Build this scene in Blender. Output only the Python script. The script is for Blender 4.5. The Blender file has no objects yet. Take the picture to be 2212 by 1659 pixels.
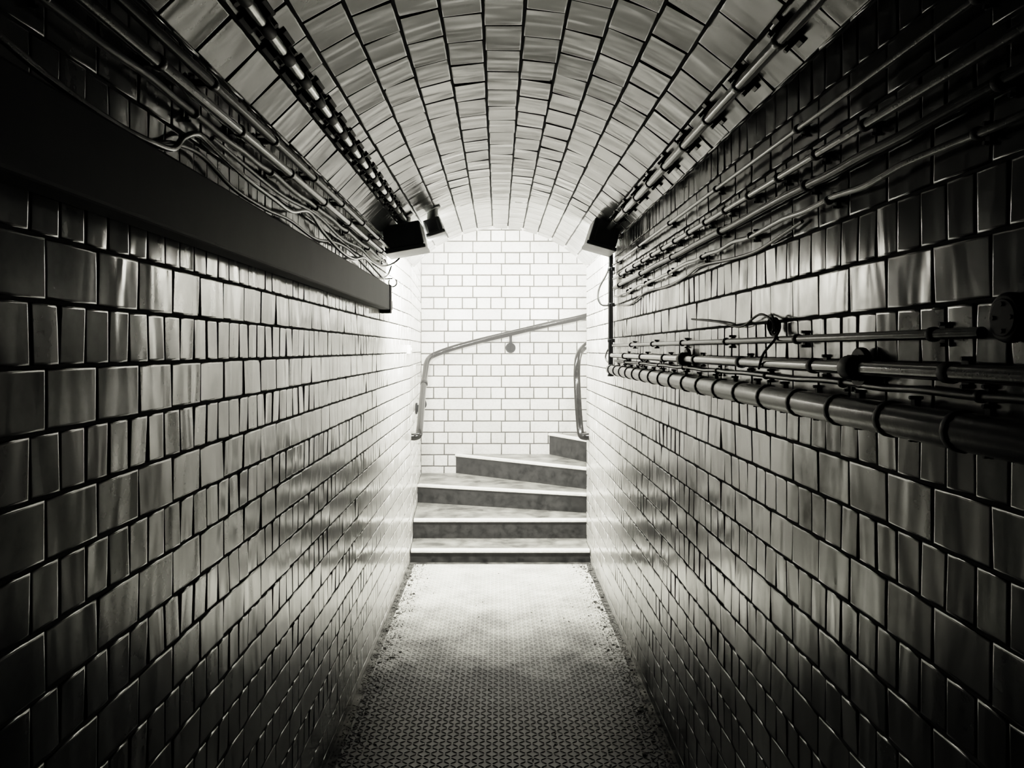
import bpy, bmesh, math, random
from mathutils import Vector, Matrix
random.seed(7)
scene=bpy.context.scene
COL=scene.collection
F=1640.0
# ------------------------------------------------------------------ materials
def newmat(name):
    m=bpy.data.materials.new(name); m.use_nodes=True
    nt=m.node_tree; nt.nodes.clear()
    out=nt.nodes.new('ShaderNodeOutputMaterial')
    p=nt.nodes.new('ShaderNodeBsdfPrincipled')
    nt.links.new(p.outputs[0],out.inputs[0])
    return m,nt,p
def nd(nt,t,**kw):
    n=nt.nodes.new(t)
    for k,v in kw.items(): setattr(n,k,v)
    return n
def ramp(nt,fac,stops):
    r=nd(nt,'ShaderNodeValToRGB')
    el=r.color_ramp.elements
    while len(el)<len(stops): el.new(0.5)
    for e,(p,c) in zip(el,stops):
        e.position=p; e.color=(c[0],c[1],c[2],1) if not isinstance(c,(int,float)) else (c,c,c,1)
    nt.links.new(fac,r.inputs[0]); return r.outputs[0]
def mul(nt,a,b_,f=1.0,mode='MULTIPLY'):
    mx=nd(nt,'ShaderNodeMix',data_type='RGBA',blend_type=mode); mx.inputs[0].default_value=f
    nt.links.new(a,mx.inputs[6]); nt.links.new(b_,mx.inputs[7]); return mx.outputs[2]
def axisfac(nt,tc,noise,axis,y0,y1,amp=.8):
    """noisy 0..1 transition along an axis (carries the painted stair-end light and the soot band)"""
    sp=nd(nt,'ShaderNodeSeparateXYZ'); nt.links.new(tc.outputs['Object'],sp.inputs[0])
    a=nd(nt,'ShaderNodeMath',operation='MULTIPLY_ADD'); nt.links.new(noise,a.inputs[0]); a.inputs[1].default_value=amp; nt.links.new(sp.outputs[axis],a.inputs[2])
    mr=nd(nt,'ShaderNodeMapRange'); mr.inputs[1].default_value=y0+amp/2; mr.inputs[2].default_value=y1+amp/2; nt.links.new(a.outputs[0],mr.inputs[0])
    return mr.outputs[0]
def brick_mat(name,dark,light,r0,r1,grime=0.5,bump=0.35,stretch=(2.6,9.5,2.6),tint=(1,1,1),ior=2.1,dist=.005,lit_span=None,lit_tone=.6,soot=None):
    m,nt,p=newmat(name); L=nt.links.new
    tc=nd(nt,'ShaderNodeTexCoord'); at=nd(nt,'ShaderNodeAttribute',attribute_name='rnd')
    w=nd(nt,'ShaderNodeMath',operation='MULTIPLY'); L(at.outputs['Fac'],w.inputs[0]); w.inputs[1].default_value=60
    mp=nd(nt,'ShaderNodeMapping'); mp.inputs['Scale'].default_value=stretch; L(tc.outputs['Object'],mp.inputs[0])
    n1=nd(nt,'ShaderNodeTexNoise',noise_dimensions='4D'); n1.inputs['Scale'].default_value=1.6; n1.inputs['Detail'].default_value=1.3; n1.inputs['Distortion'].default_value=.4
    L(mp.outputs[0],n1.inputs['Vector']); L(w.outputs[0],n1.inputs['W'])
    n2=nd(nt,'ShaderNodeTexNoise'); n2.inputs['Scale'].default_value=2.3; n2.inputs['Detail'].default_value=6; n2.inputs['Roughness'].default_value=.65
    L(tc.outputs['Object'],n2.inputs['Vector'])
    n3=nd(nt,'ShaderNodeTexNoise'); n3.inputs['Scale'].default_value=60; n3.inputs['Detail'].default_value=4
    L(tc.outputs['Object'],n3.inputs['Vector'])
    c1=ramp(nt,at.outputs['Fac'],[(0,[dark*t for t in tint]),(.25,[(dark*.4+light*.6)*t for t in tint]),(1,[light*t for t in tint])])
    g=ramp(nt,n2.outputs['Fac'],[(.36,1-grime),(.58,1.0)])
    c=mul(nt,c1,g)
    g3=ramp(nt,n3.outputs['Fac'],[(.35,.7),(.55,1.0)])
    c=mul(nt,c,g3,.5)
    if lit_span:
        cf=axisfac(nt,tc,n2.outputs['Fac'],'Y',*lit_span)  # stair-end light put into the colour: paler, warmer bricks towards the stairs
        cc=ramp(nt,at.outputs['Fac'],[(0,(lit_tone*.85,lit_tone*.84,lit_tone*.8)),(1,(lit_tone,lit_tone*.995,lit_tone*.96))])
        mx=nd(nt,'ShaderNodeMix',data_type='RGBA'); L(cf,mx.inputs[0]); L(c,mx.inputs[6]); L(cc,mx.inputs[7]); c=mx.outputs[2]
    L(c,p.inputs['Base Color'])
    mr=nd(nt,'ShaderNodeMapRange'); mr.inputs[1].default_value=.3; mr.inputs[2].default_value=.7
    mr.inputs[3].default_value=r1; mr.inputs[4].default_value=r0; L(n2.outputs['Fac'],mr.inputs[0]); L(mr.outputs[0],p.inputs['Roughness'])
    sl=nd(nt,'ShaderNodeMapRange'); sl.inputs[1].default_value=.36; sl.inputs[2].default_value=.52; sl.inputs[3].default_value=.5*(1-grime); sl.inputs[4].default_value=.5
    L(n2.outputs['Fac'],sl.inputs[0]); so=sl.outputs[0]
    if soot:
        # sooty band around the pipe runs dulls the glaze
        n4=nd(nt,'ShaderNodeTexNoise'); n4.inputs['Scale'].default_value=5; n4.inputs['Detail'].default_value=5; n4.inputs['Roughness'].default_value=.7
        L(tc.outputs['Object'],n4.inputs['Vector'])
        sf=axisfac(nt,tc,n4.outputs['Fac'],'Z',soot[0],soot[1],1.1)
        yf=axisfac(nt,tc,n4.outputs['Fac'],'Y',3.6,4.4,.8)
        ml=nd(nt,'ShaderNodeMath',operation='MULTIPLY'); L(sf,ml.inputs[0])
        iv=nd(nt,'ShaderNodeMath',operation='SUBTRACT'); iv.inputs[0].default_value=1; L(yf,iv.inputs[1]); L(iv.outputs[0],ml.inputs[1])
        kk=nd(nt,'ShaderNodeMapRange'); kk.inputs[3].default_value=1; kk.inputs[4].default_value=soot[2]; L(ml.outputs[0],kk.inputs[0])
        m2=nd(nt,'ShaderNodeMath',operation='MULTIPLY'); L(so,m2.inputs[0]); L(kk.outputs[0],m2.inputs[1]); so=m2.outputs[0]
        cm=nd(nt,'ShaderNodeMix',data_type='RGBA'); L(ml.outputs[0],cm.inputs[0]); L(c,cm.inputs[6]); cm.inputs[7].default_value=(.012,.013,.013,1)
        L(cm.outputs[2],p.inputs['Base Color'])
    L(so,p.inputs['Specular IOR Level'])
    b=nd(nt,'ShaderNodeBump'); b.inputs['Strength'].default_value=bump; b.inputs['Distance'].default_value=dist
    L(n1.outputs['Fac'],b.inputs['Height'])
    L(b.outputs[0],p.inputs['Normal'])
    p.inputs['IOR'].default_value=ior
    return m
def simple(name,c0,c1,rough=.5,metal=0,scale=20,bump=.2,spec=.5,dist=.003):
    m,nt,p=newmat(name); L=nt.links.new
    tc=nd(nt,'ShaderNodeTexCoord'); n=nd(nt,'ShaderNodeTexNoise'); n.inputs['Scale'].default_value=scale; n.inputs['Detail'].default_value=6; n.inputs['Roughness'].default_value=.65
    L(tc.outputs['Object'],n.inputs['Vector'])
    L(ramp(nt,n.outputs['Fac'],[(.35,c0),(.65,c1)]),p.inputs['Base Color'])
    p.inputs['Roughness'].default_value=rough; p.inputs['Metallic'].default_value=metal
    p.inputs['Specular IOR Level'].default_value=spec
    b=nd(nt,'ShaderNodeBump'); b.inputs['Strength'].default_value=bump; b.inputs['Distance'].default_value=dist
    L(n.outputs['Fac'],b.inputs['Height']); L(b.outputs[0],p.inputs['Normal'])
    return m
def plate_mat():
    m,nt,p=newmat('worn_tread_steel_lit_end'); L=nt.links.new
    tc=nd(nt,'ShaderNodeTexCoord')
    n=nd(nt,'ShaderNodeTexNoise'); n.inputs['Scale'].default_value=4; n.inputs['Detail'].default_value=8; n.inputs['Roughness'].default_value=.7
    L(tc.outputs['Object'],n.inputs['Vector'])
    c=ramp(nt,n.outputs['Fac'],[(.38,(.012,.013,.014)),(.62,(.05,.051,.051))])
    cf=axisfac(nt,tc,n.outputs['Fac'],'Y',1.4,2.6,.9)  # light falloff painted into the steel: dark foreground, pale by the stairs
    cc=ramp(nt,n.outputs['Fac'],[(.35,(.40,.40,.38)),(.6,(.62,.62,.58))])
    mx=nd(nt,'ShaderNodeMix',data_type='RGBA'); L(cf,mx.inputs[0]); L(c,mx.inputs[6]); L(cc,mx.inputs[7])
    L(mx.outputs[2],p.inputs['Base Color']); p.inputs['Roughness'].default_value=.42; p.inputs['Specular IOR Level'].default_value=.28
    b=nd(nt,'ShaderNodeBump'); b.inputs['Strength'].default_value=.15; b.inputs['Distance'].default_value=.002
    L(n.outputs['Fac'],b.inputs['Height']); L(b.outputs[0],p.inputs['Normal'])
    return m
COOL=(.94,1.0,.98)
M_WALL=brick_mat('glazed_brick',.05,.14,.10,.22,grime=.5,bump=.75,tint=COOL,lit_span=(2.7,4.3),lit_tone=.65)
M_WALLR=brick_mat('glazed_brick_stained',.018,.09,.11,.28,grime=.9,bump=.85,tint=COOL,lit_span=(3.2,4.6),ior=1.95,soot=(1.35,1.75,.3))
M_VAULT=brick_mat('glazed_brick_vault',.02,.065,.13,.27,grime=.7,bump=.95,tint=COOL,lit_span=(3.9,5.8),lit_tone=.14,ior=1.72)
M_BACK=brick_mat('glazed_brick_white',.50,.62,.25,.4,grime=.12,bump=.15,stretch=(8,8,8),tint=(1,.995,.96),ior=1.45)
M_GROUT=simple('dark_grout',(.008,.009,.010),(.03,.032,.032),.9,0,40,.4,.2)
M_GROUTL=simple('grey_grout',(.035,.035,.033),(.065,.065,.06),.9,0,40,.3)
M_CONC=simple('dirty_concrete',(.015,.015,.015),(.15,.15,.14),.9,0,14,.6,.3,dist=.01)
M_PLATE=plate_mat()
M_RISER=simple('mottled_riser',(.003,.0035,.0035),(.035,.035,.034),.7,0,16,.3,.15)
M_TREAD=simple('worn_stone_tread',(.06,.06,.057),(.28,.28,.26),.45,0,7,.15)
M_NOSE=simple('pale_nosing',(.65,.65,.62),(.85,.85,.8),.4,0,30,.1)
M_STEEL=simple('galvanised_steel',(.35,.36,.36),(.6,.6,.59),.25,.85,30,.2)
M_PAINT=simple('painted_pipe',(.012,.013,.013),(.04,.042,.04),.18,.0,25,.25,.5)
M_DARKP=simple('grimy_dark_pipe',(.003,.004,.005),(.008,.009,.009),.2,0,25,.3,.14)
M_BLACK=simple('black_iron',(.002,.003,.004),(.006,.007,.008),.5,0,30,.2,.12)
M_CABLE=simple('cable_sheath',(.015,.017,.017),(.045,.045,.043),.35,0,30,.2,.4)
M_RAIL=simple('worn_handrail_steel',(.002,.002,.002),(.008,.008,.0075),.12,0,20,.0,.22)
M_BOARD=simple('dark_trunking_paint',(.004,.005,.006),(.016,.017,.018),.6,0,5,.4,.14)
M_HOUS=simple('grey_lamp_housing',(.07,.073,.074),(.12,.122,.122),.5,0,20,.1,.3)
def emis(name,s):
    m,nt,p=newmat(name); p.inputs['Base Color'].default_value=(.9,.9,.86,1)
    p.inputs['Emission Color'].default_value=(1,.975,.9,1); p.inputs['Emission Strength'].default_value=s
    return m
M_LENS=emis('lit_diffuser',25)
# ------------------------------------------------------------------ builder
def catmull(pts,n=6):
    P=[Vector(p) for p in pts]
    if len(P)<3: return P
    P=[P[0]*2-P[1]]+P+[P[-1]*2-P[-2]]
    out=[]
    for i in range(1,len(P)-2):
        a,b,c,d=P[i-1:i+3]
        for k in range(n):
            t=k/n
            out.append(.5*((2*b)+(c-a)*t+(2*a-5*b+4*c-d)*t*t+(3*b-a-3*c+d)*t**3))
    out.append(P[-2]); return out
class Bd:
    def __init__(s): s.v=[]; s.f=[]; s.m=[]; s.sm=[]; s.rnd=[]
    def add(s,vs,fs,m=0,smooth=False):
        o=len(s.v); s.v+= [Vector(v) for v in vs]
        for f in fs: s.f.append([i+o for i in f]); s.m.append(m); s.sm.append(smooth)
        return o
    def tube(s,pts,r,seg=12,m=0,caps=True):
        P=[Vector(p) for p in pts]; n=len(P)
        rr=r if isinstance(r,(list,tuple)) else [r]*n
        t0=(P[1]-P[0]).normalized(); up=Vector((0,0,1)) if abs(t0.z)<.9 else Vector((1,0,0))
        nx=t0.cross(up).normalized(); vs=[]
        for i in range(n):
            t=(P[min(i+1,n-1)]-P[max(i-1,0)]).normalized()
            nx=(nx-t*nx.dot(t)).normalized(); ny=t.cross(nx)
            for k in range(seg):
                a=2*math.pi*k/seg; vs.append(P[i]+(nx*math.cos(a)+ny*math.sin(a))*rr[i])
        fs=[]
        for i in range(n-1):
            for k in range(seg):
                k2=(k+1)%seg; fs.append([i*seg+k,i*seg+k2,(i+1)*seg+k2,(i+1)*seg+k])
        s.add(vs,fs,m,True)
        if caps:
            s.add(vs[:seg],[list(range(seg))[::-1]],m); s.add(vs[-seg:],[list(range(seg))],m)
    def cyl(s,c,axis,r,l,seg=20,m=0,bev=0):
        c=Vector(c); a=Vector(axis).normalized()*l/2
        if bev: 
            e=a.normalized()*bev
            s.tube([c-a,c-a+e*.3,c-a+e,c+a-e,c+a-e*.3,c+a],[r-bev,r-bev*.3,r,r,r-bev*.3,r-bev],seg,m)
        else: s.tube([c-a,c+a],r,seg,m)
    def box(s,c,size,rot=None,m=0,bev=.003,taper=1.0):
        bm=bmesh.new(); bmesh.ops.create_cube(bm,size=1)
        for v in bm.verts:
            k=taper if v.co.z>0 else 1
            v.co=Vector((v.co.x*size[0]*k,v.co.y*size[1]*k,v.co.z*size[2]))
        if bev: bmesh.ops.bevel(bm,geom=bm.edges[:],offset=bev,segments=2,affect='EDGES',profile=.5)
        M=(rot.to_4x4() if rot else Matrix.Identity(4)); M=Matrix.Translation(Vector(c))@M
        bm.verts.ensure_lookup_table()
        s.add([M@v.co for v in bm.verts],[[v.index for v in f.verts] for f in bm.faces],m); bm.free()
    def torus(s,c,axis,R,r,seg=24,m=0,frac=1.0,seg2=8):
        c=Vector(c); a=Vector(axis).normalized(); u=a.orthogonal().normalized(); w=a.cross(u)
        pts=[c+(u*math.cos(2*math.pi*frac*i/seg)+w*math.sin(2*math.pi*frac*i/seg))*R for i in range(seg+1)]
        s.tube(pts,r,seg2,m)
    def ico(s,c,r,m=0,sub=1,sq=(1,1,1)):
        bm=bmesh.new(); bmesh.ops.create_icosphere(bm,subdivisions=sub,radius=r)
        rot=Matrix.Rotation(random.random()*6,3,'Z')
        vs=[Vector(c)+rot@Vector((v.co.x*sq[0]*random.uniform(.7,1.1),v.co.y*sq[1],v.co.z*sq[2])) for v in bm.verts]
        bm.verts.ensure_lookup_table()
        s.add(vs,[[v.index for v in f.verts] for f in bm.faces],m); bm.free()
    def make(s,name,mats,parent=None,origin=None,**props):
        if origin is None:
            xs=[v.x for v in s.v]; ys=[v.y for v in s.v]; zs=[v.z for v in s.v]
            origin=Vector(((min(xs)+max(xs))/2,(min(ys)+max(ys))/2,min(zs)))
        origin=Vector(origin)
        me=bpy.data.meshes.new(name); me.from_pydata([v-origin for v in s.v],[],s.f)
        if not isinstance(mats,(list,tuple)): mats=[mats]
        for m in mats: me.materials.append(m)
        for p,mi,sm in zip(me.polygons,s.m,s.sm): p.material_index=mi; p.use_smooth=sm
        if s.rnd:
            a=me.attributes.new('rnd','FLOAT','POINT')
            for i,x in enumerate(s.rnd): a.data[i].value=x
        me.update()
        o=bpy.data.objects.new(name,me); COL.objects.link(o)
        place(o,origin,parent)
        for k,v in props.items(): o[k]=v
        return o
WL={}
def place(o,w,parent):
    w=Vector(w); WL[o.name]=w
    if parent is not None:
        o.parent=parent; o.location=w-WL[parent.name]
    else: o.location=w
def empty(name,loc,**props):
    e=bpy.data.objects.new(name,None); e.empty_display_size=.05; COL.objects.link(e); place(e,loc,None)
    for k,v in props.items(): e[k]=v
    return e
def copy_part(o,w,parent,name=None):
    c=o.copy(); COL.objects.link(c); c.parent=None; place(c,w,parent); return c
# ------------------------------------------------------------------ brick surface
def bricks(b,mp,u0,u1,rows,gap=.003,gapv=.0054,depth=.003,tilt=.0012,jit=.0005):
    for (v0,v1,pitch,off) in rows:
        if v1-v0<gapv*1.6: continue
        k=math.floor((u0-off)/pitch)
        while True:
            a=off+k*pitch; c=a+pitch; k+=1
            if a>=u1: break
            a=max(a,u0); c=min(c,u1)
            if c-a<gap*3: continue
            g=gap/2*random.uniform(.7,1.3); gv=gapv/2*random.uniform(.8,1.15)
            A,C,V0,V1=a+g,c-g,v0+gv,v1-gv
            q=[(A,V0),(C,V0),(C,V1),(A,V1)]
            q=[(x+random.uniform(-jit,jit),y+random.uniform(-jit,jit)) for x,y in q]
            cu,cv=(A+C)/2,(V0+V1)/2
            ta=random.uniform(-tilt,tilt); tb=random.uniform(-tilt,tilt); t=[ta+tb,-ta+tb,-ta-tb,ta-tb]
            vs=[]
            for ins,h,kt in ((0,-depth,0),(.0005,-.0007,1),(.002,.0,1),(.0045,.0,1)):
                for i,(x,y) in enumerate(q):
                    sx=ins if x<cu else -ins; sy=ins if y<cv else -ins
                    vs.append(mp(x+sx,y+sy,h+kt*t[i]))
            fs=[[12,13,14,15]]
            for r in (0,4,8):
                for i in range(4):
                    j=(i+1)%4; fs.append([r+i,r+j,r+4+j,r+4+i])
            b.add(vs,fs,0,True); rv=random.random(); b.rnd+=[rv]*16
def grout(b,quads):
    for q in quads: b.add(q,[[0,1,2,3]],1); b.rnd+=[0]*4
P=.0895; Z0=1.476; SP=.135
def wallrows(zlo,zhi,pitch=SP,ph=1.04):
    rows=[]
    for k in range(-18,20):
        a=Z0+k*P; c=a+P
        if c<=zlo+.004 or a>=zhi-.004: continue
        a=max(a,zlo); c=min(c,zhi)
        if k%2==0: rows.append((a,c,pitch/2,ph+pitch/4))
        else: rows.append((a,c,pitch,ph))
    return rows
XL,XR=-.62,.65; YA=-1.2; YS=5.35; YE=5.58; YB=6.89; ZT=2.95
R=.85; XC=.015; ZC=1.54; TH=math.asin(.635/R); ZSP=ZC+R*math.cos(TH)
def xl(y): return XL-max(0,y-YS)*.052
d=.0022
b=Bd()
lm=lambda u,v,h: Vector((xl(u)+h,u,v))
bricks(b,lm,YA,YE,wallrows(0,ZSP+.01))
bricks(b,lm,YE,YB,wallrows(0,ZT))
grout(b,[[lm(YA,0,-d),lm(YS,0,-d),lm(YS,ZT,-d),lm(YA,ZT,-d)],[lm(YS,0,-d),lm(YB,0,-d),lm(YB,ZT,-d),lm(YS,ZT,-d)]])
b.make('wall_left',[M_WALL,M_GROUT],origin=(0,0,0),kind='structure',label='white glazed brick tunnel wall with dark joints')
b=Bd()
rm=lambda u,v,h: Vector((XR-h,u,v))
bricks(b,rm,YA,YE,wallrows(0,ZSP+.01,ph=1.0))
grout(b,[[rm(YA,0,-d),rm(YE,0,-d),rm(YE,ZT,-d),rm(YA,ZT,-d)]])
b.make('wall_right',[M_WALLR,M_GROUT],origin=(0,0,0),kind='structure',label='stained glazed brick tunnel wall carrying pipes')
b=Bd()
for (p0,p1) in (((XR,YE),(1.04,YE)),((1.04,YE),(1.04,5.86)),((1.04,5.86),(2.4,5.86))):
    a=Vector((p0[0],p0[1],0)); c=Vector((p1[0],p1[1],0)); dr=(c-a); ln=dr.length; dr.normalize(); nn=Vector((-dr.y,dr.x,0))
    mm=lambda u,v,h,a=a,dr=dr,nn=nn: a+dr*u+nn*h+Vector((0,0,v))
    bricks(b,mm,0,ln,wallrows(0,ZT,ph=0)); grout(b,[[mm(0,0,-d),mm(ln,0,-d),mm(ln,ZT,-d),mm(0,ZT,-d)]])
b.make('wall_inner',[M_BACK,M_GROUTL],origin=(0,0,0),kind='structure')
b=Bd(); PB=.102
bm_=lambda u,v,h: Vector((u,YB-h,v))
rows=[]
for k in range(-16,16):
    a=1.462+k*PB; c=a+PB
    if c<=0 or a>=ZT: continue
    a=max(a,0); c=min(c,ZT); rows.append((a,c,.13,.065+.0) if k%2==0 else (a,c,.26,.03))
bricks(b,bm_,xl(YB),2.4,rows,gap=.0085,gapv=.010,depth=.003,tilt=.0006)
grout(b,[[bm_(-.75,0,-.002),bm_(2.4,0,-.002),bm_(2.4,ZT,-.002),bm_(-.75,ZT,-.002)]])
b.make('wall_back',[M_BACK,M_GROUTL],origin=(0,0,0),kind='structure',label='bright white glazed brick wall behind the stairs')
b=Bd(); b.add([(XL-.02,YA,0),(XR+.02,YA,0),(XR+.02,YA,2.45),(XL-.02,YA,2.45)],[[0,1,2,3]],0)
b.make('wall_front',[M_GROUT],origin=(0,0,0),kind='structure')
b=Bd(); b.add([(2.4,5.8,0),(2.4,YB,0),(2.4,YB,ZT),(2.4,5.8,ZT)],[[0,1,2,3]],0)
b.make('wall_side',[M_BACK],origin=(0,0,0),kind='structure')
b=Bd(); n=24
vs=[]
for i in range(n+1):
    t=-TH+2*TH*i/n; x=XC+R*math.sin(t); z=ZC+R*math.cos(t)+.001
    vs+= [(x,YE,z),(x,YE,ZT),(x,YE-.1,z),(x,YE-.1,ZT)]
fs=[]
for i in range(n): 
    o=i*4; fs+=[[o,o+4,o+5,o+1],[o+2,o+3,o+7,o+6],[o,o+2,o+6,o+4],[o+1,o+5,o+7,o+3]]
b.add(vs,fs,0); b.make('wall_arch',[M_WALL],origin=(0,0,0),kind='structure')
b=Bd()
vm=lambda u,t,h: Vector((XC+(R-h)*math.sin(t),u,ZC+(R-h)*math.cos(t)))
NC=13; dt=2*TH/NC; rows=[]
vma=lambda u,v,h: vm(u,v/R,h)
vph=[0.0,.09,.03,.12,.05,.11,.02,.085,.0,.1,.04,.13,.06]
for i in range(NC):
    t0=-TH+i*dt; rows.append((t0*R,(t0+dt)*R,.172,vph[i]))
bricks(b,vma,YA,YE,rows,gap=.006,gapv=.0068,depth=.0035,tilt=.0016,jit=.0012)
for i in range(39):
    t0=-TH+2*TH*i/39; t1=t0+2*TH/39
    grout(b,[[vm(YA,t0,-.0028),vm(YA,t1,-.0028),vm(YE,t1,-.0028),vm(YE,t0,-.0028)]])
b.make('ceiling',[M_VAULT,M_GROUT],origin=(0,0,0),kind='structure',label='barrel vault of glazed tiles')
b=Bd(); b.add([(-.8,YE-.1,ZT),(2.4,YE-.1,ZT),(2.4,YB,ZT),(-.8,YB,ZT)],[[0,1,2,3]],0)
b.make('ceiling_stair',[M_BACK],origin=(0,0,0),kind='structure')
b=Bd(); b.add([(-.8,YA,0),(2.4,YA,0),(2.4,YB,0),(-.8,YB,0)],[[0,1,2,3]],0)
b.make('floor',[M_CONC],origin=(0,0,0),kind='structure',label='dusty concrete floor')
# tread plate
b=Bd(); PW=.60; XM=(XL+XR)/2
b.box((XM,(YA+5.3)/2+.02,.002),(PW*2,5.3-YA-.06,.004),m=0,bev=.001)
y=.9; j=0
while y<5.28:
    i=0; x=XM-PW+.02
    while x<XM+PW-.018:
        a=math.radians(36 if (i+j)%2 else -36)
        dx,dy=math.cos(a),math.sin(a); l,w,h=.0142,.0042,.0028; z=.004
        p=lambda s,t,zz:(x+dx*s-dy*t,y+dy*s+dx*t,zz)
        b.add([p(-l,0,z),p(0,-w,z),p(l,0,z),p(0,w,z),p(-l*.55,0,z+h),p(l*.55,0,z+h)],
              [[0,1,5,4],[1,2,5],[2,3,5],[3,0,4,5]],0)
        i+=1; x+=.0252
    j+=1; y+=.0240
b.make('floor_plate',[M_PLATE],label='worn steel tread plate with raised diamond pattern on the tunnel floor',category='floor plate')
b=Bd()
for i in range(3300):
    s=random.choice((-1,1)); e=XL if s<0 else XR
    off=abs(random.gauss(0,.06))+.006; yy=random.uniform(2.4,5.3); r=random.uniform(.0015,.0045)*(2.5 if random.random()<.05 else 1)
    x=e-s*off; zz=r*.4+(.004 if abs(x-XM)<PW else 0)
    b.ico((x,yy,zz),r,0,1,(1.2,.9,.6))
for i in range(70):
    r=random.uniform(.0015,.005); b.ico((random.uniform(-.5,.53),random.uniform(2.5,5.2),r*.4+.005),r,0,1,(1.3,.9,.5))
b.make('rubble',[M_CONC],kind='stuff',label='small stone and mortar crumbs along the base of the walls',category='debris')
# ------------------------------------------------------------------ stairs
L=[((xl(5.35)+.004,5.35),(XR-.004,5.35)),((xl(5.67)+.004,5.67),(1.035,5.67)),((xl(6.3)+.004,6.3),(1.035,5.79)),((-.382,YB-.004),(1.035,5.855)),((.466,YB-.004),(1.06,5.87)),
   ((1.10,YB-.004),(1.10,5.87)),((1.42,YB-.004),(1.42,5.87)),((1.74,YB-.004),(1.74,5.87)),((2.39,YB-.004),(2.39,5.87))]
H=[.09,.232,.38,.55,.74,.9,1.06,1.22]
st=empty('staircase',(0,5.35,0),label='winding stone stairs with dark risers and pale nosings',category='stairs')
for i in range(8):
    l0,r0=L[i]; l1,r1=L[i+1]; e=.0012
    if i==0: poly=[l0,r0,(XR-.004,YE+.004),(1.035,YE+.004),(1.035,5.67-e),(l1[0],l1[1]-e)]
    elif i==2: poly=[l0,r0,r1,l1,(xl(YB)+.004,YB-.004)]
    else: poly=[l0,r0,r1,l1]
    h=H[i]; z0=0.0005; n=len(poly); b=Bd()
    top=[(p[0],p[1],h) for p in poly]; bot=[(p[0],p[1],z0) for p in poly]
    b.add(top,[list(range(n))],1)
    for k in range(n):
        k2=(k+1)%n; b.add([bot[k],bot[k2],top[k2],top[k]],[[0,1,2,3]],0)
    so=b.make('step',[M_RISER,M_TREAD],parent=st,label='stone step with dark mottled riser')
    a=Vector((l0[0],l0[1],0)); c=Vector((r0[0],r0[1],0)); dr=(c-a).normalized(); nn=Vector((dr.y,-dr.x,0))
    if nn.y>0 and i<5: nn=-nn
    if i>=5: nn=Vector((-1,0,0))
    prof=[(0,.0),(.014,.0),(.018,-.005),(.018,-.018),(.014,-.022),(0,-.022)]
    a2=a+dr*.004; c2=c-dr*(.004 if i else .002)
    vs=[a2+nn*p[0]+Vector((0,0,h+.003+p[1])) for p in prof]+[c2+nn*p[0]+Vector((0,0,h+.003+p[1])) for p in prof]
    b=Bd(); m_=len(prof)
    b.add(vs,[[k,(k+1)%m_,(k+1)%m_+m_,k+m_] for k in range(m_)]+[list(range(m_))[::-1],list(range(m_,2*m_))],0)
    e0=a2-nn*.03; e1=c2-nn*.03; up=Vector((0,0,h+.003)); dn=Vector((0,0,h+.0002))
    b.add([a2+up,c2+up,e1+up,e0+up,a2+dn,c2+dn,e1+dn,e0+dn],[[0,1,2,3],[3,2,6,7],[0,3,7,4],[1,5,6,2]],0)
    b.make('nosing',[M_NOSE],parent=so,label='pale metal nosing strip')
# ------------------------------------------------------------------ handrails
b=Bd()
pts=[(-.612,5.34,.885),(-.585,5.345,.885),(-.562,5.37,.895),(-.563,5.45,.93),(-.585,5.8,1.05),(-.61,6.2,1.19),(-.622,6.5,1.31),(-.625,6.66,1.385),(-.60,6.78,1.435),(-.53,6.81,1.47),(-.40,6.815,1.515),(-.2,6.82,1.57),(.113,6.82,1.645),(.45,6.82,1.725),(.79,6.82,1.80),(1.3,6.82,1.96),(2.2,6.82,2.3)]
b.tube(catmull(pts,8),.025,20)
hr=b.make('handrail',[M_RAIL],label='bent tubular metal handrail rising around the stair corner',category='handrail')
b=Bd(); dirv=Vector((-.02,.35,.14)).normalized()
b.cyl(Vector((-.612,6.28,1.222)),dirv,.031,.06,16,bev=.006); b.make('collar',[M_RAIL],parent=hr)
def bracket(par,base,tip,nrm,mat=M_RAIL):
    b=Bd(); base=Vector(base); tip=Vector(tip); nrm=Vector(nrm)
    b.cyl(base+nrm*.006,nrm,.046,.012,20,bev=.004)
    b.cyl(base+nrm*.02,nrm,.028,.02,16,bev=.004)
    b.tube(catmull([base+nrm*.01,base+nrm*.05,(base+nrm*.085).lerp(tip,.35),tip],6),.012,10)
    return b.make('bracket',[mat],parent=par,label='round-rose wall bracket')
bracket(hr,(.113,YB-.001,1.515),(.113,6.82,1.625),(0,-1,0),M_BLACK)
bracket(hr,(1.3,YB-.001,1.83),(1.3,6.82,1.945),(0,-1,0),M_BLACK)
bracket(hr,(xl(6.05)+.001,6.05,1.03),(-.60,6.05,1.12),(1,0,0),M_BLACK)
b=Bd()
pts=[(.642,5.36,.885),(.61,5.365,.885),(.588,5.39,.90),(.58,5.43,1.0),(.573,5.47,1.17),(.574,5.53,1.34),(.60,5.66,1.455),(.66,5.80,1.52),(.78,5.93,1.6),(.97,5.99,1.7),(1.25,5.99,1.82),(2.2,5.99,2.2)]
b.tube(catmull(pts,8),.025,20)
h2=b.make('handrail',[M_RAIL],label='curved tubular metal handrail on the inner side of the stairs',category='handrail')
bracket(h2,(1.3,5.861,1.72),(1.3,5.99,1.82),(0,1,0),M_BLACK)
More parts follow.
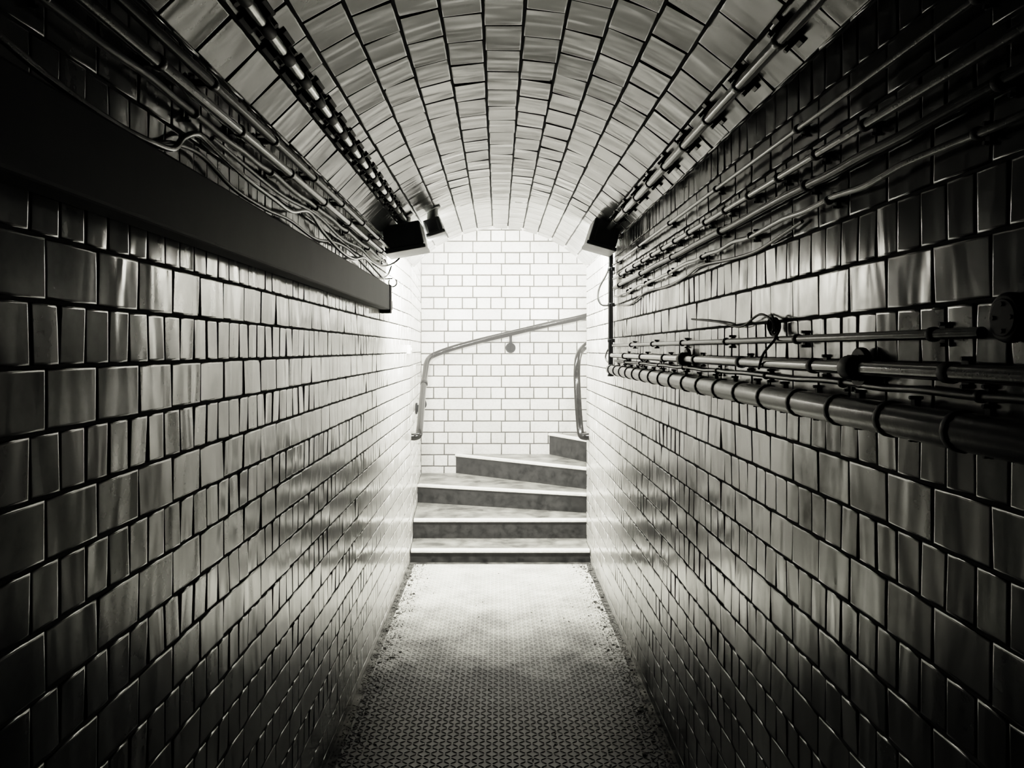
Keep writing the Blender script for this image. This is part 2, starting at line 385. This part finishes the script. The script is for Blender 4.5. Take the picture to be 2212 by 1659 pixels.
# ------------------------------------------------------------------ trunking
b=Bd()
b.box((-.5925,1.4,1.772),(.053,5.15,.13),m=0,bev=.006)
tb=b.make('trunking',[M_BOARD],label='long dark painted cable trunking fixed along the brick wall',category='cable trunking')
b=Bd()
b.box((-.59,3.99,1.765),(.058,.05,.15),m=0,bev=.004); b.box((-.588,4.03,1.735),(.05,.05,.05),m=0,bev=.004)
b.make('end_cap',[M_BLACK],parent=tb)
# ------------------------------------------------------------------ pipes
def saddle(r,nrm,stand,mat,width=.018,heavy=False):
    b=Bd(); nrm=Vector(nrm).normalized()
    tg=nrm.cross(Vector((0,1,0))).normalized()
    b.cyl((0,0,0),(0,1,0),r+.003,width,16,bev=.0015)
    rot=Matrix((tg,Vector((0,1,0)),nrm)).transposed()
    if heavy:
        b.box(nrm*(stand*.5),(r*2+.028,width*1.0,stand),rot,bev=.003)
        b.box(nrm*(stand-.004),(r*2+.05,width*1.25,.009),rot,bev=.002)
        for s in (-1,1): b.cyl(tg*s*(r+.009)+nrm*(-.002),nrm,.005,.016,8)
    else:
        b.box(nrm*(stand*.55),(r*1.5,width*.8,stand*.85),rot,bev=.0015)
        b.box(nrm*(stand-.003),(r*2+.02,width,.005),rot,bev=.001)
        for s in (-1,1): b.cyl(tg*s*(r+.007)+nrm*(stand-.008),nrm,.003,.006,8)
    return b
def run(name,x,z,y0,y1,r,mat,clips,nrm,stand,cmat,label,cat='pipe',width=.018,heavy=False,wob=0,cname='clip'):
    b=Bd(); n=max(2,int((y1-y0)/.12)) if wob else 2
    pts=[]
    for i in range(n+1):
        yy=y0+(y1-y0)*i/n
        pts.append((x+random.uniform(-wob,wob)*.4,yy,z+random.uniform(-wob,wob)) if wob else (x,yy,z))
    if wob: pts=catmull(pts,4)
    b.tube(pts,r,14)
    o=b.make(name,[mat],label=label,category=cat)
    if clips:
        m0=saddle(r,nrm,stand,cmat,width,heavy=heavy).make(cname,[cmat],parent=o,origin=(0,0,0))
        first=True
        for c in clips:
            if first: m0.location=Vector((x,c,z))-WL[o.name]; first=False
            else: copy_part(m0,(x,c,z),o)
    return o
def fr(a,b_,s):
    o=[]
    while a<b_: o.append(a); a+=s
    return o
def vn(x):
    t=math.asin((x-XC)/R); return Vector((math.sin(t),0,math.cos(t)))
def onvault(x,inset):
    n=vn(x); return XC+(R-inset)*n.x, ZC+(R-inset)*n.z, n
YP=3.96
x,z,n=onvault(-.512,.037)
run('conduit',x,z,-.9,YP,.0115,M_STEEL,fr(.98,3.85,.155),n,.037,M_BLACK,'bright steel conduit on black saddle blocks along the vault','conduit',width=.06,heavy=True,cname='saddle')
x,z,n=onvault(.60,.03)
run('conduit',x,z,-.9,YP,.014,M_PAINT,fr(1.02,3.85,.27),n,.03,M_DARKP,'grey painted conduit clipped along the tiled vault','conduit',width=.022,heavy=True,cname='saddle')
run('pipe',-.592,2.0,-.9,3.95,.012,M_PAINT,fr(.9,3.9,.42),(-1,0,0),.026,M_DARKP,'glossy grey pipe clipped at the foot of the vault')
run('pipe',-.572,2.032,-.9,3.95,.010,M_DARKP,fr(1.1,3.9,.42),(-1,0,.0),.046,M_DARKP,'thin dark pipe at the foot of the vault')
run('cable',-.600,1.966,-.9,4.1,.007,M_CABLE,fr(1.0,4.1,.5),(-1,0,0),.018,M_DARKP,'dark cable under the pipes on the brick wall','cable',wob=.004,width=.01)
def cable(pts,r,label,mat=M_CABLE,name='cable',cat='cable',n=7):
    b=Bd(); b.tube(catmull(pts,n),r,10); return b.make(name,[mat],label=label,category=cat)
cable([(-.60,.3,1.90),(-.57,.75,1.87),(-.58,.97,1.852),(-.585,1.15,1.845),(-.585,1.29,1.85),(-.59,1.38,1.865),(-.60,1.45,1.905),(-.6,1.52,1.93),(-.598,1.62,1.92),(-.59,1.8,1.90),(-.59,2.0,1.895),(-.6,2.2,1.9),(-.6,2.4,1.935),(-.598,2.6,1.90),(-.59,2.85,1.868),(-.59,3.1,1.87),(-.6,3.4,1.91),(-.6,3.7,1.89),(-.598,3.95,1.87)],.006,'loose sagging cable looping above the trunking',M_PAINT)
cable([(-.602,1.3,1.853),(-.605,1.42,1.885),(-.605,1.55,1.895),(-.60,1.72,1.865),(-.60,1.95,1.862),(-.605,2.2,1.875),(-.603,2.5,1.865),(-.6,2.8,1.895),(-.6,3.1,1.9),(-.6,3.5,1.87),(-.603,3.8,1.86),(-.6,4.1,1.90),(-.59,4.2,1.96)],.005,'thin loose cable wandering along the brick wall')
cable([(-.603,1.6,1.945),(-.603,2.1,1.93),(-.60,2.5,1.945),(-.60,2.9,1.925),(-.6,3.3,1.94),(-.6,3.6,1.925),(-.59,3.9,1.93),(-.56,4.05,1.96),(-.53,4.08,1.99)],.005,'thin dark cable leading to the lamp')
b=Bd(); b.torus((-.575,4.14,1.865),(0,1,0),.022,.004,20,0,.75); b.tube([(-.618,4.14,1.885),(-.575,4.14,1.887)],.004,8)
b.make('cable_hook',[M_STEEL],label='small curled steel cable hook on the brick wall',category='hook')
b=Bd(); b.box((-.607,5.18,1.5),(.026,.07,.06),bev=.004); b.cyl((-.592,5.18,1.5),(1,0,0),.012,.008,12,bev=.002)
b.make('junction_box',[M_NOSE],label='small pale junction box on the brick wall',category='junction box')
run('pipe',.632,1.965,-.9,4.15,.0065,M_PAINT,fr(1.0,4.1,.6),(1,0,0),.018,M_BLACK,'thin glossy pipe high on the brick wall',width=.012)
run('pipe',.629,1.885,-.9,4.12,.0085,M_PAINT,fr(1.3,4.1,.2),(1,0,0),.021,M_BLACK,'thin grey pipe with closely spaced clips on the brick wall',width=.012)
run('cable',.630,1.835,-.9,4.12,.009,M_DARKP,fr(.95,4.1,.6),(1,0,0),.02,M_BLACK,'thick dark cable on the brick wall','cable',wob=.002,width=.012)
run('cable',.632,1.785,-.9,4.12,.006,M_PAINT,fr(1.0,4.1,.45),(1,0,0),.018,M_BLACK,'glossy wavy cable clipped to the brick wall','cable',wob=.004,width=.01)
cable([(.641,1.6,1.77),(.641,1.75,1.755),(.643,1.9,1.745),(.643,2.1,1.75),(.641,2.4,1.765),(.643,2.6,1.75),(.643,2.9,1.74),(.643,3.3,1.75),(.643,3.7,1.72),(.643,4.1,1.74)],.004,'thin loose cable drooping below the pipes')
run('pipe',.631,1.522,.99,4.16,.008,M_DARKP,fr(1.1,4.1,.5),(1,0,0),.019,M_BLACK,'thin dark horizontal pipe ending at a round junction box',width=.012)
g=run('pipe',.625,1.468,-.9,4.16,.0125,M_PAINT,fr(1.05,4.1,.45),(1,0,0),.026,M_BLACK,'horizontal grey pipe with flanged clamp on the brick wall')
for yy in (1.33,2.55):
    b=Bd(); b.cyl((.636,yy,1.468),(1,0,0),.036,.012,20,bev=.003); b.cyl((.622,yy,1.468),(0,1,0),.022,.04,16,bev=.004)
    for a in range(4): b.cyl((.627,yy+.026*math.cos(a*1.571+.78),1.468+.026*math.sin(a*1.571+.78)),(1,0,0),.005,.012,6)
    b.make('flange',[M_BLACK],parent=g,label='round bolted pipe clamp')
run('pipe',.612,1.392,-.9,4.14,.026,M_DARKP,fr(1.0,4.1,.18),(1,0,0),.038,M_BLACK,'thick black pipe held by ring clips along the brick wall',width=.012,cname='ring_clip')
run('cable',.636,1.438,-.9,4.14,.006,M_CABLE,fr(1.0,4.1,.4),(1,0,0),.013,M_BLACK,'thin cable between the horizontal pipes','cable',wob=.002,width=.01)
b=Bd(); b.cyl((.641,.95,1.54),(1,0,0),.032,.018,28,bev=.005); b.cyl((.632,.95,1.54),(1,0,0),.024,.004,28,bev=.0015)
for a in range(4): b.cyl((.630,.95+.017*math.cos(a*1.571),1.54+.017*math.sin(a*1.571)),(1,0,0),.003,.004,8)
b.make('junction_box',[M_BLACK],label='round metal conduit box on the brick wall',category='junction box')
b=Bd()
for i in range(5):
    b.torus((.636+random.uniform(-.006,.002),1.74+random.uniform(-.02,.02),1.553+random.uniform(-.008,.008)),(1,random.uniform(-.25,.25),random.uniform(-.25,.25)),random.uniform(.014,.022),.003,20)
b.tube(catmull([(.635,1.72,1.54),(.618,1.70,1.52),(.608,1.74,1.49),(.611,1.78,1.455)],6),.003,8)
b.tube(catmull([(.635,1.76,1.57),(.636,1.85,1.585),(.638,2.0,1.56),(.638,2.2,1.58),(.638,2.5,1.60)],6),.003,8)
b.make('cable_coil',[M_BLACK],label='tangled coil of black wire tied to the pipes',category='cable')
b=Bd(); b.tube(catmull([(.60,4.23,2.08),(.625,4.24,2.065),(.63,4.245,2.02),(.63,4.25,1.9),(.63,4.25,1.6),(.63,4.25,1.40),(.63,4.25,1.36)],6),.014,12)
b.tube([(.63,4.25,1.36),(.63,4.25,1.35)],.018,12)
vc=b.make('conduit',[M_DARKP],label='dark vertical conduit dropping from the lamp to the pipes',category='conduit')
for k,zz in enumerate((1.95,1.75,1.55)):
    b=Bd(); b.box((.64,4.25,zz),(.018,.05,.02),bev=.002); b.cyl((.63,4.25,zz),(0,0,1),.017,.018,14,bev=.002); b.make('clip',[M_BLACK],parent=vc)
cable([(.63,4.28,1.97),(.61,4.30,1.92),(.575,4.32,1.85),(.57,4.32,1.79),(.59,4.31,1.755),(.63,4.28,1.75)],.0065,'loop of cable hanging beside the vertical conduit')
cable([(.643,4.33,1.52),(.625,4.35,1.49),(.615,4.35,1.455),(.625,4.33,1.43),(.643,4.30,1.42)],.005,'small loop of cable under the conduit')
# ------------------------------------------------------------------ lamps
def lamp(c,size,ry,mount_x,label,power,dirn):
    c=Vector(c); e=empty('bulkhead_lamp',c,label=label,category='lamp')
    rot=Matrix.Rotation(ry,3,'Y')
    sx,sy,sz=size; T=lambda p: c+rot@Vector(p)
    b=Bd(); b.box(T((0,0,.012)),(sx,sy,sz-.024),rot,bev=.008,taper=.95)
    b.box(T((0,0,-sz/2+.012)),(sx+.012,sy+.012,.02),rot,bev=.004)
    for s in (-1,1):
        b.box(T((s*sx*.3,-sy/2-.004,0)),(.006,.008,sz*.6),rot,bev=.001)
        b.cyl(T((s*sx*.42,-sy/2-.008,-sz/2+.012)),rot@Vector((0,1,0)),.006,.012,8)
    b.make('housing',[M_HOUS],parent=e)
    b=Bd(); b.box(T((0,sy/2+.006,-.01)),(sx-.02,.018,sz-.04),rot,bev=.005)
    b.make('diffuser',[M_LENS],parent=e,label='glowing glass diffuser')
    mx,mz,n=onvault(mount_x,0); b=Bd()
    top=T((0,0,sz/2-.01)); b.tube([top,Vector((mx,c.y,mz))],.03,14); b.cyl(Vector((mx,c.y,mz))-n*.005,n,.045,.01,18,bev=.002)
    b.make('mount',[M_HOUS],parent=e)
    ld=bpy.data.lights.new('lamp_light','AREA'); ld.shape='RECTANGLE'; ld.size=sx*.8; ld.size_y=.08; ld.energy=power; ld.color=(1,.97,.89)
    lo=bpy.data.objects.new('lamp_light',ld); COL.objects.link(lo)
    place(lo,T((0,sy/2+.05,-.01)),e)
    lo.rotation_euler=Vector(dirn).to_track_quat('-Z','Y').to_euler()
lamp((-.50,4.1,2.09),(.21,.24,.15),math.radians(-10),-.50,'grey box lamp hung close under the vault',58,(.1,1,-.6))
lamp((-.362,4.3,2.185),(.10,.14,.10),math.radians(-18),-.37,'small grey box lamp beside a larger one under the vault',12,(.1,1,-.6))
lamp((.56,4.1,2.105),(.15,.24,.15),math.radians(16),.575,'dark box lamp hung from the vault over the pipes',55,(-.1,1,-.6))
def area(name,loc,dirn,sx,sy,e,col=(1,.97,.89)):
    ld=bpy.data.lights.new(name,'AREA'); ld.shape='RECTANGLE'; ld.size=sx; ld.size_y=sy; ld.energy=e; ld.color=col
    lo=bpy.data.objects.new(name,ld); COL.objects.link(lo); lo.location=loc
    lo.rotation_euler=Vector(dirn).to_track_quat('-Z','Y').to_euler(); return lo
area('stairwell_light',(.05,5.9,2.92),(0,-.02,-1),1.1,.3,45)
area('upper_stair_light',(2.2,6.35,2.5),(-1,0,-.4),.6,.6,40)
w=bpy.data.worlds.new('world'); scene.world=w; w.use_nodes=True
w.node_tree.nodes['Background'].inputs[0].default_value=(.6,.8,1,1); w.node_tree.nodes['Background'].inputs[1].default_value=.01
# thin scattering haze, added for a bloom around the lit end
vs_=w.node_tree.nodes.new('ShaderNodeVolumeScatter'); vs_.inputs['Density'].default_value=.05; vs_.inputs['Anisotropy'].default_value=.3
w.node_tree.links.new(vs_.outputs[0],[n_ for n_ in w.node_tree.nodes if n_.type=='OUTPUT_WORLD'][0].inputs['Volume'])
cd=bpy.data.cameras.new('camera'); cd.sensor_width=36; cd.lens=F/2212*36
cd.shift_x=30/2212; cd.shift_y=-74.5/2212; cd.clip_start=.02
co=bpy.data.objects.new('camera',cd); COL.objects.link(co); co.location=(0,0,1.5); co.rotation_euler=(math.pi/2,0,0)
scene.camera=co
scene.view_settings.view_transform='Filmic'
try: scene.view_settings.look='High Contrast'
except Exception as ex: print(ex)
scene.view_settings.exposure=0.7
